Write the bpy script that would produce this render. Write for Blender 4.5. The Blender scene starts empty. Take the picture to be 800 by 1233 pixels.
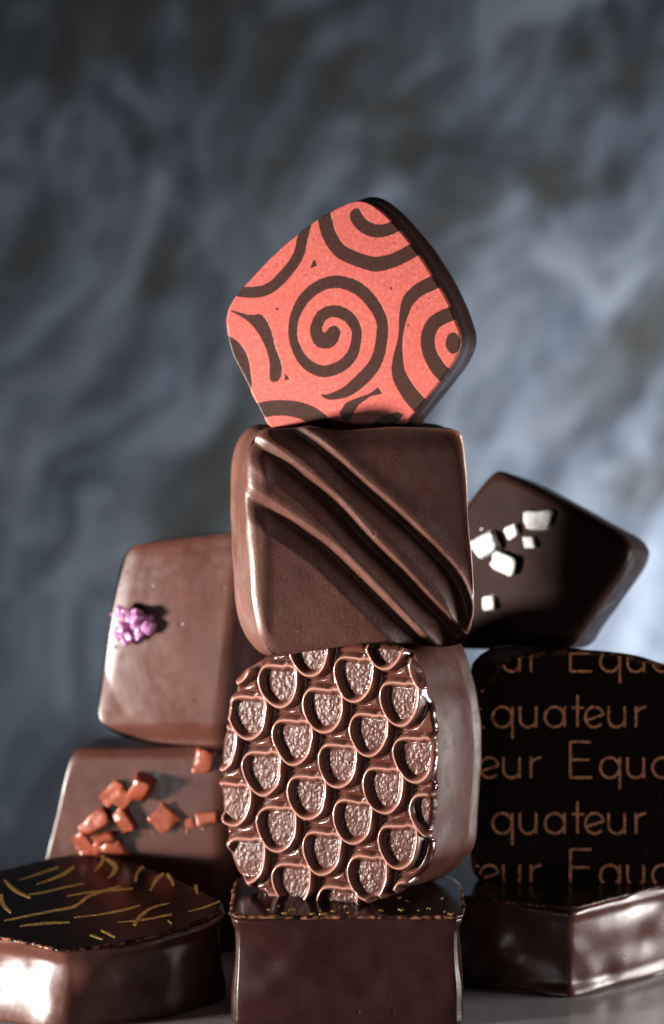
import bpy, math, random
import numpy as np
from mathutils import Vector, Matrix
S = 0.01                      # everything below is written in centimetres
C = bpy.context.scene.collection
sc = bpy.context.scene
random.seed(7); rng = np.random.RandomState(11)

# ------------------------------------------------------------------ camera
PITCH = math.radians(6.0); F = 3000.0; PW, PH = 800.0, 1233.0
CAM = np.array([0.0, -30.0, 9.17])
cd = bpy.data.cameras.new('camera'); cam = bpy.data.objects.new('camera', cd); C.objects.link(cam)
cam.location = Vector(CAM*S); cam.rotation_euler = (math.pi/2-PITCH, 0, 0)
cd.sensor_fit = 'VERTICAL'; cd.sensor_height = 36.0; cd.sensor_width = 24.0
cd.lens = 36.0*F/PH; cd.clip_start = 0.01; cd.clip_end = 10
cd.dof.use_dof = True; cd.dof.focus_distance = 0.297; cd.dof.aperture_fstop = 15.0
sc.camera = cam
FWD = np.array([0, math.cos(PITCH), -math.sin(PITCH)]); UP = np.array([0, math.sin(PITCH), math.cos(PITCH)]); RT = np.array([1.0, 0, 0])
sc.view_settings.view_transform = 'Standard'; sc.view_settings.look = 'None'
sc.view_settings.exposure = 0.0; sc.view_settings.gamma = 1.0; sc.view_settings.use_curve_mapping = False

# ------------------------------------------------------------------ world and lamps (studio: a dark room, softboxes)
w = bpy.data.worlds.new('World'); sc.world = w; w.use_nodes = True
w.node_tree.nodes['Background'].inputs[0].default_value = (0.55, 0.62, 0.75, 1)
w.node_tree.nodes['Background'].inputs[1].default_value = 0.008

def area(name, loc, target, sx, sy, power, col=(1, 1, 1), spread=180):
    l = bpy.data.lights.new(name, 'AREA'); l.shape = 'RECTANGLE'; l.size = sx*S; l.size_y = sy*S
    l.energy = power; l.color = col; l.spread = math.radians(spread)
    o = bpy.data.objects.new(name, l); C.objects.link(o); o.location = Vector(loc)*S
    o.rotation_euler = (Vector(target)-Vector(loc)).to_track_quat('-Z', 'Y').to_euler()
    return o
area('key_lamp', (-28, -9.5, 0.6), (0, 0, 3.2), 3.6, 5, 0.42, (1.0, 0.96, 0.91), 42)
area('right_softbox', (19, 0, 1.6), (1, 0, 2.4), 9, 7, .14, (1.0, 0.96, 0.92), 80)
area('front_left_softbox', (-11, -29, 1.5), (-1, 0, 4), 4.5, 4.5, 0.008, (1.0, 0.97, 0.95), 60)
area('backdrop_lamp', (21, 13, -4), (11, 23, .5), 4, 4, .42, (0.95, 0.98, 1.0), 82)

# ------------------------------------------------------------------ helpers
def tag(o, label=None, cat=None, group=None, kind=None):
    for k, v in (('label', label), ('category', cat), ('group', group), ('kind', kind)):
        if v: o[k] = v
    return o

def _hash(i, j, k, seed):
    n = (i*374761393 + j*668265263 + k*2147483647 + seed*144665) & 0x7fffffff
    n = (n ^ (n >> 13))*1274126177 & 0x7fffffff
    n = n ^ (n >> 16)
    return (n & 0xffff)/32767.5-1.0
def noise(p, scale, seed=0):
    """value noise of an (...,3) array, in -1..1"""
    q = np.asarray(p, float)*scale; i = np.floor(q).astype(np.int64); f = q-i; f = f*f*(3-2*f)
    r = 0
    for a in (0, 1):
        for b in (0, 1):
            for c in (0, 1):
                wgt = (f[..., 0] if a else 1-f[..., 0])*(f[..., 1] if b else 1-f[..., 1])*(f[..., 2] if c else 1-f[..., 2])
                r = r+wgt*_hash(i[..., 0]+a, i[..., 1]+b, i[..., 2]+c, seed)
    return r
def n2(u, v, scale, seed=0): return noise(np.stack([u, v, np.zeros_like(u)+.37], -1), scale, seed)

def sstep(a, b, x):
    t = np.clip((x-a)/(b-a), 0, 1); return t*t*(3-2*t)

class Frame:
    """a plane in the scene: origin, right, up, outward normal (cm)"""
    def __init__(s, O, u, v, n): s.O, s.u, s.v, s.n = [np.array(a, float) for a in (O, u, v, n)]
    def uv(s, P):
        P = np.asarray(P, float)
        d = FWD+((P[..., 0]-PW/2)/F)[..., None]*RT-((P[..., 1]-PH/2)/F)[..., None]*UP
        t = ((s.O-CAM)@s.n)/(d@s.n)
        X = CAM+t[..., None]*d-s.O
        return np.stack([X@s.u, X@s.v], -1)
    def world(s, u, v, w): return s.O+np.asarray(u)[..., None]*s.u+np.asarray(v)[..., None]*s.v+np.asarray(w)[..., None]*s.n
    def px(s, u, v, w=0.0):
        X = s.world(u, v, np.zeros_like(u)+w)-CAM
        z = X@FWD
        return PW/2+F*(X@RT)/z, PH/2-F*(X@UP)/z
    def matrix(s):
        m = Matrix.Identity(4)
        for i, a in enumerate((s.u, s.v, s.n)):
            for j in range(3): m[j][i] = a[j]
        m.translation = Vector(s.O*S); return m

def upright(anchor_px, Y, yaw, lean):
    """front face plane through the given picture point at world depth Y"""
    d = FWD+((anchor_px[0]-PW/2)/F)*RT-((anchor_px[1]-PH/2)/F)*UP
    O = CAM+d*((Y-CAM[1])/d[1])
    a, l = math.radians(yaw), math.radians(lean)
    return Frame(O, (math.cos(a), math.sin(a), 0), (-math.sin(a)*math.sin(l), math.cos(a)*math.sin(l), math.cos(l)),
                 (math.sin(a)*math.cos(l), -math.cos(a)*math.cos(l), math.sin(l)))
def flat(z, slope=0, Y0=0):
    l = math.radians(slope)
    return Frame((0, Y0, z), (1, 0, 0), (0, math.cos(l), math.sin(l)), (0, -math.sin(l), math.cos(l)))

def spline(P, n, closed=True):
    """Catmull-Rom through P, resampled evenly to n points"""
    P = np.asarray(P, float); m = len(P); out = []
    rngi = range(m) if closed else range(m-1)
    g = (lambda i: P[i % m]) if closed else (lambda i: P[min(max(i, 0), m-1)])
    for i in rngi:
        p0, p1, p2, p3 = g(i-1), g(i), g(i+1), g(i+2)
        t = np.linspace(0, 1, 24, endpoint=False)[:, None]
        out.append(.5*((2*p1)+(-p0+p2)*t+(2*p0-5*p1+4*p2-p3)*t*t+(-p0+3*p1-3*p2+p3)*t**3))
    out = np.concatenate(out)
    out = np.vstack([out, out[:1]]) if closed else np.vstack([out, P[-1:]])
    L = np.r_[0, np.cumsum(np.linalg.norm(np.diff(out, axis=0), axis=1))]
    s = np.linspace(0, L[-1], n, endpoint=not closed)
    return np.stack([np.interp(s, L, out[:, k]) for k in range(out.shape[1])], -1)
def ccw(P):
    a = np.sum(P[:, 0]*np.roll(P[:, 1], -1)-np.roll(P[:, 0], -1)*P[:, 1])
    return P if a > 0 else P[::-1]

def normals2(P, smooth=3):
    t = np.roll(P, -smooth, 0)-np.roll(P, smooth, 0); t /= np.linalg.norm(t, axis=1)[:, None]
    return np.stack([t[:, 1], -t[:, 0]], -1)         # outward for ccw

def new_mesh(name, V, quads, tris=None, mat=None, attrs=None, smooth=True):
    me = bpy.data.meshes.new(name)
    V = np.asarray(V, np.float32)
    nq = len(quads); nt = 0 if tris is None else len(tris)
    loops = np.asarray(quads, np.int32).reshape(-1)
    if nt: loops = np.r_[loops, np.asarray(tris, np.int32).reshape(-1)]
    me.vertices.add(len(V)); me.vertices.foreach_set('co', (V*S).ravel())
    me.loops.add(len(loops)); me.loops.foreach_set('vertex_index', loops)
    me.polygons.add(nq+nt)
    me.polygons.foreach_set('loop_start', np.r_[np.arange(nq)*4, nq*4+np.arange(nt)*3].astype(np.int32))
    me.update(calc_edges=True); me.validate()
    me.polygons.foreach_set('use_smooth', np.full(len(me.polygons), smooth))
    for k, a in (attrs or {}).items():
        at = me.attributes.new(k, 'FLOAT', 'POINT'); at.data.foreach_set('value', np.asarray(a, np.float32).ravel())
    if mat: me.materials.append(mat)
    return me

def rings_mesh(name, R, mat, attrs=None, cap0=True, cap1=True):
    """R: (rings, n, 3); first ring is innermost of the front"""
    k, n, _ = R.shape
    V = R.reshape(-1, 3); i = np.arange(n); j = (i+1) % n
    q = []
    for r in range(k-1): q.append(np.stack([r*n+i, (r+1)*n+i, (r+1)*n+j, r*n+j], -1))
    q = np.concatenate(q); t = []; extra = []
    A = {a: np.asarray(b, float).reshape(-1) for a, b in (attrs or {}).items()}
    if cap0:
        c = len(V)+len(extra); extra.append(R[0].mean(0)); t.append(np.stack([np.full(n, c), i, j], -1))
    if cap1:
        c = len(V)+len(extra); extra.append(R[-1].mean(0)); t.append(np.stack([np.full(n, c), (k-1)*n+j, (k-1)*n+i], -1))
    for a in A:
        e = []
        if cap0: e.append(A[a][:n].mean())
        if cap1: e.append(A[a][-n:].mean())
        A[a] = np.r_[A[a], e]
    return new_mesh(name, np.vstack([V]+[e[None] for e in extra]), q, np.concatenate(t) if t else None, mat, A)

def link(name, me, parent=None):
    o = bpy.data.objects.new(name, me); C.objects.link(o)
    if parent: o.parent = parent
    return o
def root(name, fr, label, cat, base=(0, 0, 0)):
    o = bpy.data.objects.new(name, None); C.objects.link(o); o.empty_display_size = .005
    o.matrix_world = fr.matrix(); tag(o, label, cat); return o

def slab(name, fr, out, T, mat, rf=.12, rb=.12, nface=20, nround=8, nside=10, pillow=0.0, hfun=None,
         side=None, wob=.012, wscale=2.2, seed=0, floor=False, attr=None, flare=0.0, centre=None, sink=0.0, facewob=1.0):
    """A praline: front face of outline `out` (uv, ccw) with rounded edges, wavy coated sides and a back."""
    out = ccw(out); N = len(out); nr = normals2(out)
    c = out.mean(0) if centre is None else np.array(centre)
    rf_a = np.broadcast_to(rf, (N,)).astype(float)
    inner = out-nr*rf_a[:, None]
    for _ in range(int(N*N*.0012*max(1, np.mean(rf_a)/.1)**2) if np.mean(rf_a) > .06 else 6):
        inner = inner*.5+.25*(np.roll(inner, 1, 0)+np.roll(inner, -1, 0))
    edge = out-inner
    rings, hw, kind = [], [], []
    for k in range(nface):
        s = ((k+1)/nface)
        s = 1-(1-s)**1.35*(1-.004)
        P = c+(inner-c)*s
        rings.append(np.c_[P, (-pillow*s**3-sink)*np.ones(N)]); hw.append(1.0); kind.append(s)
    for k in range(1, nround+1):
        a = k/nround*math.pi/2
        P = inner+edge*math.sin(a)
        rings.append(np.c_[P, -pillow-sink-rf_a*(1-math.cos(a))]); hw.append(math.cos(a)**.7 if k < nround else 0); kind.append(1+k/nround)
    Tb = T-rb
    w0 = -pillow-sink-rf_a
    for k in range(1, nside+1):
        f = k/nside
        off = (side(f) if side else 0)+flare*f
        rings.append(np.c_[out+nr*off, w0+(-Tb-w0)*f]); hw.append(0); kind.append(2+f)
    o1 = (side(1) if side else 0)+flare
    for k in range(1, 5):
        a = k/4*math.pi/2
        P = out+nr*(o1-rb*(1-math.cos(a)))
        rings.append(np.c_[P, -Tb-rb*math.sin(a)*np.ones(N)]); hw.append(0); kind.append(3+k/4)
    P = c+(P-c)*.5; rings.append(np.c_[P, -T*np.ones(N)]); hw.append(0); kind.append(4)
    R = np.array(rings); hw = np.array(hw)
    if hfun is not None:
        k = hw > 0
        R[k, :, 2] += hfun(R[k, :, 0], R[k, :, 1])*hw[k][:, None]
    if wob:
        p = R+np.array([seed*3.1, seed*1.7, 0])
        kk = np.array(kind); side_w = np.clip(kk-1.2, 0, 1)[:, None]*(kk < 3.6)[:, None]
        d = (noise(p, wscale, seed)+.5*noise(p, wscale*2.3, seed+5))*wob*side_w
        R[..., :2] += nr[None]*d[..., None]
        face_w = (kk <= 1.6)[:, None]
        R[..., 2] += facewob*.35*wob*face_w*noise(p, wscale*.8, seed+9)
    if floor:
        # the rear rings end flat on whatever carries the block
        zf = floor if floor is not True else 0.004
        W = fr.world(R[..., 0], R[..., 1], R[..., 2])
        z0 = W[..., 2]; kk = np.array(kind)
        top = z0[np.where(kk == 2)[0][0]] if (kk == 2).any() else z0[nface+nround-1]
        for r in range(len(kk)):
            if kk[r] > 2:
                f = min(kk[r]-2, 1) if kk[r] < 3 else 1+min(kk[r]-3, 1)*.0
                if kk[r] <= 3: z = top+(zf+rb-top)*f
                else: z = zf+rb*(1-math.sin(min(kk[r]-3, 1)*math.pi/2))
                dz = z-z0[r]
                W[r, :, 2] = z
        X = W-fr.O
        R = np.stack([X@fr.u, X@fr.v, X@fr.n], -1)
    A = {}
    if attr is not None:
        for nm, fn in attr.items():
            A[nm] = fn(R[..., 0], R[..., 1])
    return rings_mesh(name, R, mat, A)

def ribbon(fr, pts, hws, lift, thick, clip=None, jit=.35, step=1.2, seed=0):
    """a printed or painted stroke: centreline and half widths given in picture pixels, laid on the plane"""
    P = np.c_[np.asarray(pts, float), np.asarray(hws, float)]
    L = np.sum(np.linalg.norm(np.diff(P[:, :2], axis=0), axis=1)); n = max(4, int(L/step))
    Q = spline(P, n, closed=False) if len(P) > 2 else np.stack([np.linspace(P[0, k], P[-1, k], n) for k in range(3)], -1)
    t = np.gradient(Q[:, :2], axis=0); t /= np.linalg.norm(t, axis=1)[:, None]+1e-9
    nn = np.stack([-t[:, 1], t[:, 0]], -1)
    r = np.random.RandomState(seed % 100000)
    a = Q[:, :2]+nn*(Q[:, 2:3]+r.uniform(-jit, jit, (n, 1))); b = Q[:, :2]-nn*(Q[:, 2:3]+r.uniform(-jit, jit, (n, 1)))
    A, B = fr.uv(a), fr.uv(b)
    keep = np.ones(n, bool)
    if clip is not None: keep = clip(Q[:, 0], Q[:, 1])
    V = []; Fq = []
    for i in range(n):
        V += [(A[i, 0], A[i, 1], lift), (B[i, 0], B[i, 1], lift), (A[i, 0], A[i, 1], lift-thick), (B[i, 0], B[i, 1], lift-thick)]
    for i in range(n-1):
        if keep[i] and keep[i+1]:
            k = 4*i
            Fq += [(k, k+1, k+5, k+4), (k, k+4, k+6, k+2), (k+1, k+3, k+7, k+5)]
            if i == 0 or not keep[i-1]: Fq.append((k, k+2, k+3, k+1))
            if i == n-2 or not keep[min(i+2, n-1)]: Fq.append((k+4, k+5, k+7, k+6))
    return V, Fq
def join(parts):
    V, Q = [], []
    for v, q in parts:
        o = len(V); V += v; Q += [tuple(i+o for i in f) for f in q]
    return V, Q
def compact(V, Q):
    used = sorted({i for f in Q for i in f}); m = {a: b for b, a in enumerate(used)}
    return [V[i] for i in used], [tuple(m[i] for i in f) for f in Q]

def inside(poly):
    poly = np.asarray(poly, float)
    def f(x, y):
        x = np.asarray(x, float); y = np.asarray(y, float); c = np.zeros(x.shape, bool)
        for (x1, y1), (x2, y2) in zip(poly, np.roll(poly, -1, 0)):
            if y1 == y2: continue
            k = ((y1 > y) != (y2 > y)) & (x < (x2-x1)*(y-y1)/(y2-y1)+x1); c ^= k
        return c
    return f
def sd_poly(poly, x, y):
    poly = np.asarray(poly, float); d = np.full(x.shape, 1e9)
    for a, b in zip(poly, np.roll(poly, -1, 0)):
        e = b-a; t = np.clip(((x-a[0])*e[0]+(y-a[1])*e[1])/(e@e+1e-12), 0, 1)
        d = np.minimum(d, np.hypot(x-a[0]-t*e[0], y-a[1]-t*e[1]))
    return np.where(inside(poly)(x, y), -d, d)
def sd_stroke(P, x, y):
    P = np.asarray(P, float); Q = spline(P, max(12, 5*len(P)), closed=False) if len(P) > 2 else P
    d = np.full(x.shape, 1e9)
    for a, b in zip(Q[:-1], Q[1:]):
        e = b[:2]-a[:2]; t = np.clip(((x-a[0])*e[0]+(y-a[1])*e[1])/(e@e+1e-12), 0, 1)
        d = np.minimum(d, np.hypot(x-a[0]-t*e[0], y-a[1]-t*e[1])-(a[2]+(b[2]-a[2])*t))
    return d

# ------------------------------------------------------------------ materials
def mat(name): 
    m = bpy.data.materials.new(name); m.use_nodes = True
    return m, m.node_tree.nodes, m.node_tree.links, m.node_tree.nodes['Principled BSDF']
def coordn(N, L, scale=(1, 1, 1)):
    t = N.new('ShaderNodeTexCoord'); mp = N.new('ShaderNodeMapping'); mp.inputs['Scale'].default_value = scale
    L.new(t.outputs['Object'], mp.inputs[0]); return mp.outputs[0]
def noise_node(N, L, co, scale, detail=4, rough=.55, dist=0):
    n = N.new('ShaderNodeTexNoise'); n.inputs['Scale'].default_value = scale; n.inputs['Detail'].default_value = detail
    n.inputs['Roughness'].default_value = rough; n.inputs['Distortion'].default_value = dist
    L.new(co, n.inputs['Vector']); return n.outputs['Fac']
def ramp(N, L, fac, stops):
    r = N.new('ShaderNodeValToRGB'); e = r.color_ramp.elements
    while len(e) < len(stops): e.new(.5)
    for k, (p, c) in enumerate(stops): e[k].position = p; e[k].color = tuple(c)+(1,) if len(c) == 3 else c
    L.new(fac, r.inputs[0]); return r.outputs[0]
def rng_node(N, L, fac, a, b, c, d):
    m = N.new('ShaderNodeMapRange'); L.new(fac, m.inputs[0])
    for i, v in enumerate((a, b, c, d)): m.inputs[i+1].default_value = v
    return m.outputs[0]
def mixc(N, L, fac, a, b, mode='MIX'):
    m = N.new('ShaderNodeMix'); m.data_type = 'RGBA'; m.blend_type = mode
    for sock, v in ((m.inputs[0], fac), (m.inputs[6], a), (m.inputs[7], b)):
        if hasattr(v, 'node'): L.new(v, sock)
        else: sock.default_value = v if not isinstance(v, tuple) else (v+(1,) if len(v) == 3 else v)
    return m.outputs[2]
def bump(N, L, h, strength, dist=.0001, prev=None):
    b = N.new('ShaderNodeBump'); b.inputs['Strength'].default_value = strength; b.inputs['Distance'].default_value = dist
    L.new(h, b.inputs['Height'])
    if prev: L.new(prev, b.inputs['Normal'])
    return b.outputs[0]

def chocolate(name, col, rough, spec=.5, grain=.25, wave=.25, specks=0.0, sss=.0, coat=0.0, seedoff=0):
    m, N, L, P = mat(name)
    co = coordn(N, L)
    big = noise_node(N, L, co, 160, 3); fine = noise_node(N, L, co, 2600, 3, .7); mid = noise_node(N, L, co, 600, 4, .6)
    c2 = tuple(min(1, x*1.35+.003) for x in col); c1 = tuple(x*.8 for x in col)
    c = mixc(N, L, rng_node(N, L, big, .3, .7, 0, 1), c1, c2)
    c = mixc(N, L, rng_node(N, L, fine, .35, .7, 0, .5), c, tuple(x*1.2+.004 for x in col))
    if specks:
        v = N.new('ShaderNodeTexVoronoi'); v.inputs['Scale'].default_value = 2600; L.new(co, v.inputs['Vector'])
        d = rng_node(N, L, v.outputs['Distance'], .16, .07, 0, 1)
        v2 = N.new('ShaderNodeSeparateColor'); L.new(v.outputs['Color'], v2.inputs[0])
        pick = rng_node(N, L, v2.outputs[0], 1-.16*specks, 1-.12*specks, 0, .8)
        mm = N.new('ShaderNodeMath'); mm.operation = 'MULTIPLY'; L.new(d, mm.inputs[0]); L.new(pick, mm.inputs[1])
        c = mixc(N, L, mm.outputs[0], c, (.42, .27, .2))
    L.new(c, P.inputs['Base Color'])
    P.inputs['Specular IOR Level'].default_value = spec
    L.new(rng_node(N, L, mid, .3, .7, rough*.85, rough*1.18), P.inputs['Roughness'])
    pv = N.new('ShaderNodeTexVoronoi'); pv.inputs['Scale'].default_value = 420; L.new(co, pv.inputs['Vector'])
    ps = N.new('ShaderNodeSeparateColor'); L.new(pv.outputs['Color'], ps.inputs[0])
    pm = N.new('ShaderNodeMath'); pm.operation = 'MULTIPLY'; L.new(rng_node(N, L, pv.outputs['Distance'], .14, .03, 0, -1), pm.inputs[0]); L.new(rng_node(N, L, ps.outputs[1], .8, .82, 0, 1), pm.inputs[1])
    sm = noise_node(N, L, coordn(N, L, (1, .45, 1)), 240, 5, .7, .8)
    rr = P.inputs['Roughness'].links[0].from_socket
    ra = N.new('ShaderNodeMath'); ra.operation = 'MULTIPLY'; L.new(rr, ra.inputs[0]); L.new(rng_node(N, L, sm, .35, .65, .86, 1.2), ra.inputs[1]); L.new(ra.outputs[0], P.inputs['Roughness'])
    b = bump(N, L, big, wave, .0003); b = bump(N, L, pm.outputs[0], .6, .0001, b); b = bump(N, L, mid, grain*.5, .00006, b); b = bump(N, L, fine, grain, .00006, b); L.new(b, P.inputs['Normal'])
    if sss:
        P.inputs['Subsurface Weight'].default_value = sss; P.inputs['Subsurface Radius'].default_value = (1, .35, .15)
        P.inputs['Subsurface Scale'].default_value = .0012
    if coat: P.inputs['Coat Weight'].default_value = coat; P.inputs['Coat Roughness'].default_value = .08
    return m

M = {}
M['ripple'] = chocolate('satin_milk_chocolate', (.07, .025, .0165), .43, .5, .8, .0, 1.0)
M['pink'] = chocolate('smooth_milk_chocolate', (.06, .0195, .0125), .33, .55, .12, .12)
M['copper_block'] = chocolate('matt_milk_chocolate', (.05, .0165, .0108), .32, .4, .12, .12)
M['comb'] = chocolate('glossy_brown_chocolate', (.075, .022, .012), .2, .6, .15, .1, .25)
M['comb_side'] = chocolate('satin_brown_coating', (.06, .0205, .0135), .46, .3, .35, .05, .6)
M['dark'] = chocolate('dark_chocolate', (.013, .005, .0035), .34, .3, .1, .12)
M['darkgloss'] = chocolate('glossy_dark_chocolate', (.007, .0028, .002), .2, .12, .05, .12, .3)
_m = M['darkgloss']; _N, _L, _P = _m.node_tree.nodes, _m.node_tree.links, _m.node_tree.nodes['Principled BSDF']
_a = _N.new('ShaderNodeAttribute'); _a.attribute_name = 'edge'
_n = noise_node(_N, _L, coordn(_N, _L), 1100, 3)
_f = _N.new('ShaderNodeMath'); _f.operation = 'MULTIPLY'; _L.new(_a.outputs['Fac'], _f.inputs[0]); _L.new(rng_node(_N, _L, _n, .45, .66, 0, .7), _f.inputs[1])
_L.new(mixc(_N, _L, _f.outputs[0], _P.inputs['Base Color'].links[0].from_socket, (.3, .12, .065)), _P.inputs['Base Color'])
M['salted'] = chocolate('satin_dark_chocolate', (.015, .0048, .0028), .45, .08, .1, .1)
M['base'] = chocolate('glossy_brown_coating', (.018, .0046, .003), .28, .3, .12, .3, .1)
M['lozenge'] = chocolate('shiny_milk_coating', (.056, .0165, .0105), .33, .6, .1, .3, .1)
M['redside'] = chocolate('dark_coating', (.026, .0095, .0065), .5, .2, .2, .2)

# honeycomb relief: rough cell floors
def comb_material():
    m = chocolate('honeycomb_relief_chocolate', (.046, .0122, .007), .15, .6, .12, .04, .25)
    N, L, P = m.node_tree.nodes, m.node_tree.links, m.node_tree.nodes['Principled BSDF']
    a = N.new('ShaderNodeAttribute'); a.attribute_name = 'floor'
    old = P.inputs['Normal'].links[0].from_socket
    co = coordn(N, L)
    n = noise_node(N, L, co, 1500, 2, .5)
    mm = N.new('ShaderNodeMath'); mm.operation = 'MULTIPLY'; L.new(n, mm.inputs[0]); L.new(a.outputs['Fac'], mm.inputs[1])
    b = bump(N, L, mm.outputs[0], 1.0, .00014, old); L.new(b, P.inputs['Normal'])
    oc = P.inputs['Base Color'].links[0].from_socket
    r = N.new('ShaderNodeAttribute'); r.attribute_name = 'rim'
    L.new(mixc(N, L, rng_node(N, L, r.outputs['Fac'], 0, 1, 0, .95), oc, (.28, .13, .1)), P.inputs['Base Color'])
    orr = P.inputs['Roughness'].links[0].from_socket
    L.new(rng_node(N, L, a.outputs['Fac'], 0, 1, .75, .2), P.inputs['Specular IOR Level'])
    mx = N.new('ShaderNodeMath'); mx.operation = 'MULTIPLY_ADD'; L.new(a.outputs['Fac'], mx.inputs[0]); mx.inputs[1].default_value = .24; L.new(orr, mx.inputs[2])
    L.new(mx.outputs[0], P.inputs['Roughness'])
    return m
M['relief'] = comb_material()

# red transfer print: the mask is a signed distance stored on the sheet
def print_material():
    m, N, L, P = mat('red_transfer_print')
    a = N.new('ShaderNodeAttribute'); a.attribute_name = 'pattern'
    co = coordn(N, L)
    e = noise_node(N, L, co, 2400, 3); e2 = rng_node(N, L, e, 0, 1, -.6, .6)
    ad = N.new('ShaderNodeMath'); ad.operation = 'ADD'; L.new(a.outputs['Fac'], ad.inputs[0]); L.new(e2, ad.inputs[1])
    f = rng_node(N, L, ad.outputs[0], -.5, .5, 0, 1)
    g = noise_node(N, L, co, 2200, 4, .8); big = noise_node(N, L, co, 150, 4, .65)
    red = ramp(N, L, g, [(.3, (.37, .07, .056)), (.55, (.5, .115, .09)), (.75, (.68, .22, .175))])
    red = mixc(N, L, rng_node(N, L, big, .35, .65, 0, .5), red, (.46, .085, .07))
    br = mixc(N, L, g, (.026, .010, .007), (.058, .023, .016))
    ph = noise_node(N, L, co, 1500, 2, .5); f = mixc(N, L, rng_node(N, L, ph, .72, .76, 0, .8), f, (0, 0, 0))
    L.new(mixc(N, L, f, br, red), P.inputs['Base Color'])
    L.new(rng_node(N, L, g, .3, .7, .3, .5), P.inputs['Roughness'])
    P.inputs['Specular IOR Level'].default_value = .22
    L.new(bump(N, L, f, .4, .00006, bump(N, L, g, .25, .00005)), P.inputs['Normal'])
    return m
M['print'] = print_material()

def simple(name, col, rough, metal=0, spec=.5, var=.25, scale=900, bmp=.3, sss=0):
    m, N, L, P = mat(name); co = coordn(N, L); n = noise_node(N, L, co, scale, 4, .6)
    L.new(mixc(N, L, rng_node(N, L, n, .3, .7, 0, 1), tuple(x*(1-var) for x in col), tuple(min(1, x*(1+var)) for x in col)), P.inputs['Base Color'])
    P.inputs['Roughness'].default_value = rough; P.inputs['Metallic'].default_value = metal; P.inputs['Specular IOR Level'].default_value = spec
    L.new(bump(N, L, n, bmp, .0002), P.inputs['Normal'])
    if sss:
        P.inputs['Subsurface Weight'].default_value = sss; P.inputs['Subsurface Radius'].default_value = (1, .6, .8); P.inputs['Subsurface Scale'].default_value = .0015
    return m
M['letter'] = simple('copper_print', (.66, .25, .12), .45, 0, .4, .6, 2500, .5)
_m = M['letter']; _N, _L, _P = _m.node_tree.nodes, _m.node_tree.links, _m.node_tree.nodes['Principled BSDF']
_n = noise_node(_N, _L, coordn(_N, _L), 1200, 4, .7)
_L.new(mixc(_N, _L, rng_node(_N, _L, _n, .52, .68, 0, .75), _P.inputs['Base Color'].links[0].from_socket, (.05, .02, .012)), _P.inputs['Base Color'])
M['gold'] = simple('gold_print', (.44, .27, .065), .42, .2, .5, .4, 1800, .4)
M['flake'] = simple('copper_dusted_chocolate', (.20, .042, .019), .26, .1, .6, .35, 700, .9)
M['salt'] = simple('white_salt', (.5, .485, .47), .4, 0, .5, .14, 1300, 1.0)
M['sugar'] = simple('violet_candied_sugar', (.36, .15, .3), .16, 0, .7, .6, 900, 1.0, .2)
M['crumb'] = simple('pale_cocoa_crumb', (.4, .22, .14), .5, 0, .4, .3, 2000, .5)

# ------------------------------------------------------------------ setting: slate table and painted backdrop
def table_material():
    m, N, L, P = mat('grey_glossy_stone'); co = coordn(N, L)
    a = noise_node(N, L, co, 22, 6, .6, .6); b = noise_node(N, L, co, 900, 3)
    L.new(ramp(N, L, a, [(.3, (.27, .26, .27)), (.5, (.38, .36, .37)), (.75, (.5, .47, .475))]), P.inputs['Base Color'])
    L.new(rng_node(N, L, a, .3, .7, .2, .34), P.inputs['Roughness'])
    L.new(bump(N, L, b, .15, .0001, bump(N, L, a, .2, .0004)), P.inputs['Normal'])
    return m
def backdrop_material():
    m, N, L, P = mat('mottled_blue_grey_plaster')
    co = coordn(N, L, (1, 1, 1))
    wv = N.new('ShaderNodeMapping'); wv.inputs['Scale'].default_value = (1.9, 1, .6)
    t = N.new('ShaderNodeTexCoord'); wr = N.new('ShaderNodeMapping'); wr.inputs['Rotation'].default_value = (0, math.radians(-30), 0); L.new(t.outputs['Object'], wr.inputs[0]); L.new(wr.outputs[0], wv.inputs[0])
    warp = N.new('ShaderNodeTexNoise'); warp.inputs['Scale'].default_value = 14; warp.inputs['Detail'].default_value = 3; L.new(t.outputs['Object'], warp.inputs['Vector'])
    va = N.new('ShaderNodeVectorMath'); va.operation = 'SCALE'; va.inputs['Scale'].default_value = .09; L.new(warp.outputs['Color'], va.inputs[0])
    vb = N.new('ShaderNodeVectorMath'); vb.operation = 'ADD'; L.new(wv.outputs[0], vb.inputs[0]); L.new(va.outputs[0], vb.inputs[1])
    big = noise_node(N, L, vb.outputs[0], 12, 4, .55, .4); mid = noise_node(N, L, vb.outputs[0], 30, 7, .66, 1.2); fine = noise_node(N, L, vb.outputs[0], 120, 6, .75, .5)
    a = N.new('ShaderNodeAttribute'); a.attribute_name = 'stain_shade'
    base = ramp(N, L, mid, [(.38, (.04, .05, .07)), (.5, (.13, .16, .21)), (.62, (.3, .34, .41))])
    base = mixc(N, L, rng_node(N, L, fine, .42, .68, 0, .5), base, (.3, .33, .385))
    olive = ramp(N, L, fine, [(.3, (.045, .045, .042)), (.7, (.085, .083, .075))])
    f = rng_node(N, L, big, .5, .36, 0, .8)
    c = mixc(N, L, f, base, olive)
    jit = rng_node(N, L, mid, .3, .7, .45, -.45)
    ad = N.new('ShaderNodeMath'); ad.operation = 'ADD'; L.new(a.outputs['Fac'], ad.inputs[0]); L.new(jit, ad.inputs[1])
    c = mixc(N, L, rng_node(N, L, ad.outputs[0], .1, .8, 0, .92), c, olive)
    L.new(c, P.inputs['Base Color']); P.inputs['Roughness'].default_value = .8; P.inputs['Specular IOR Level'].default_value = .2
    L.new(bump(N, L, mid, .3, .001), P.inputs['Normal'])
    return m

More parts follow.
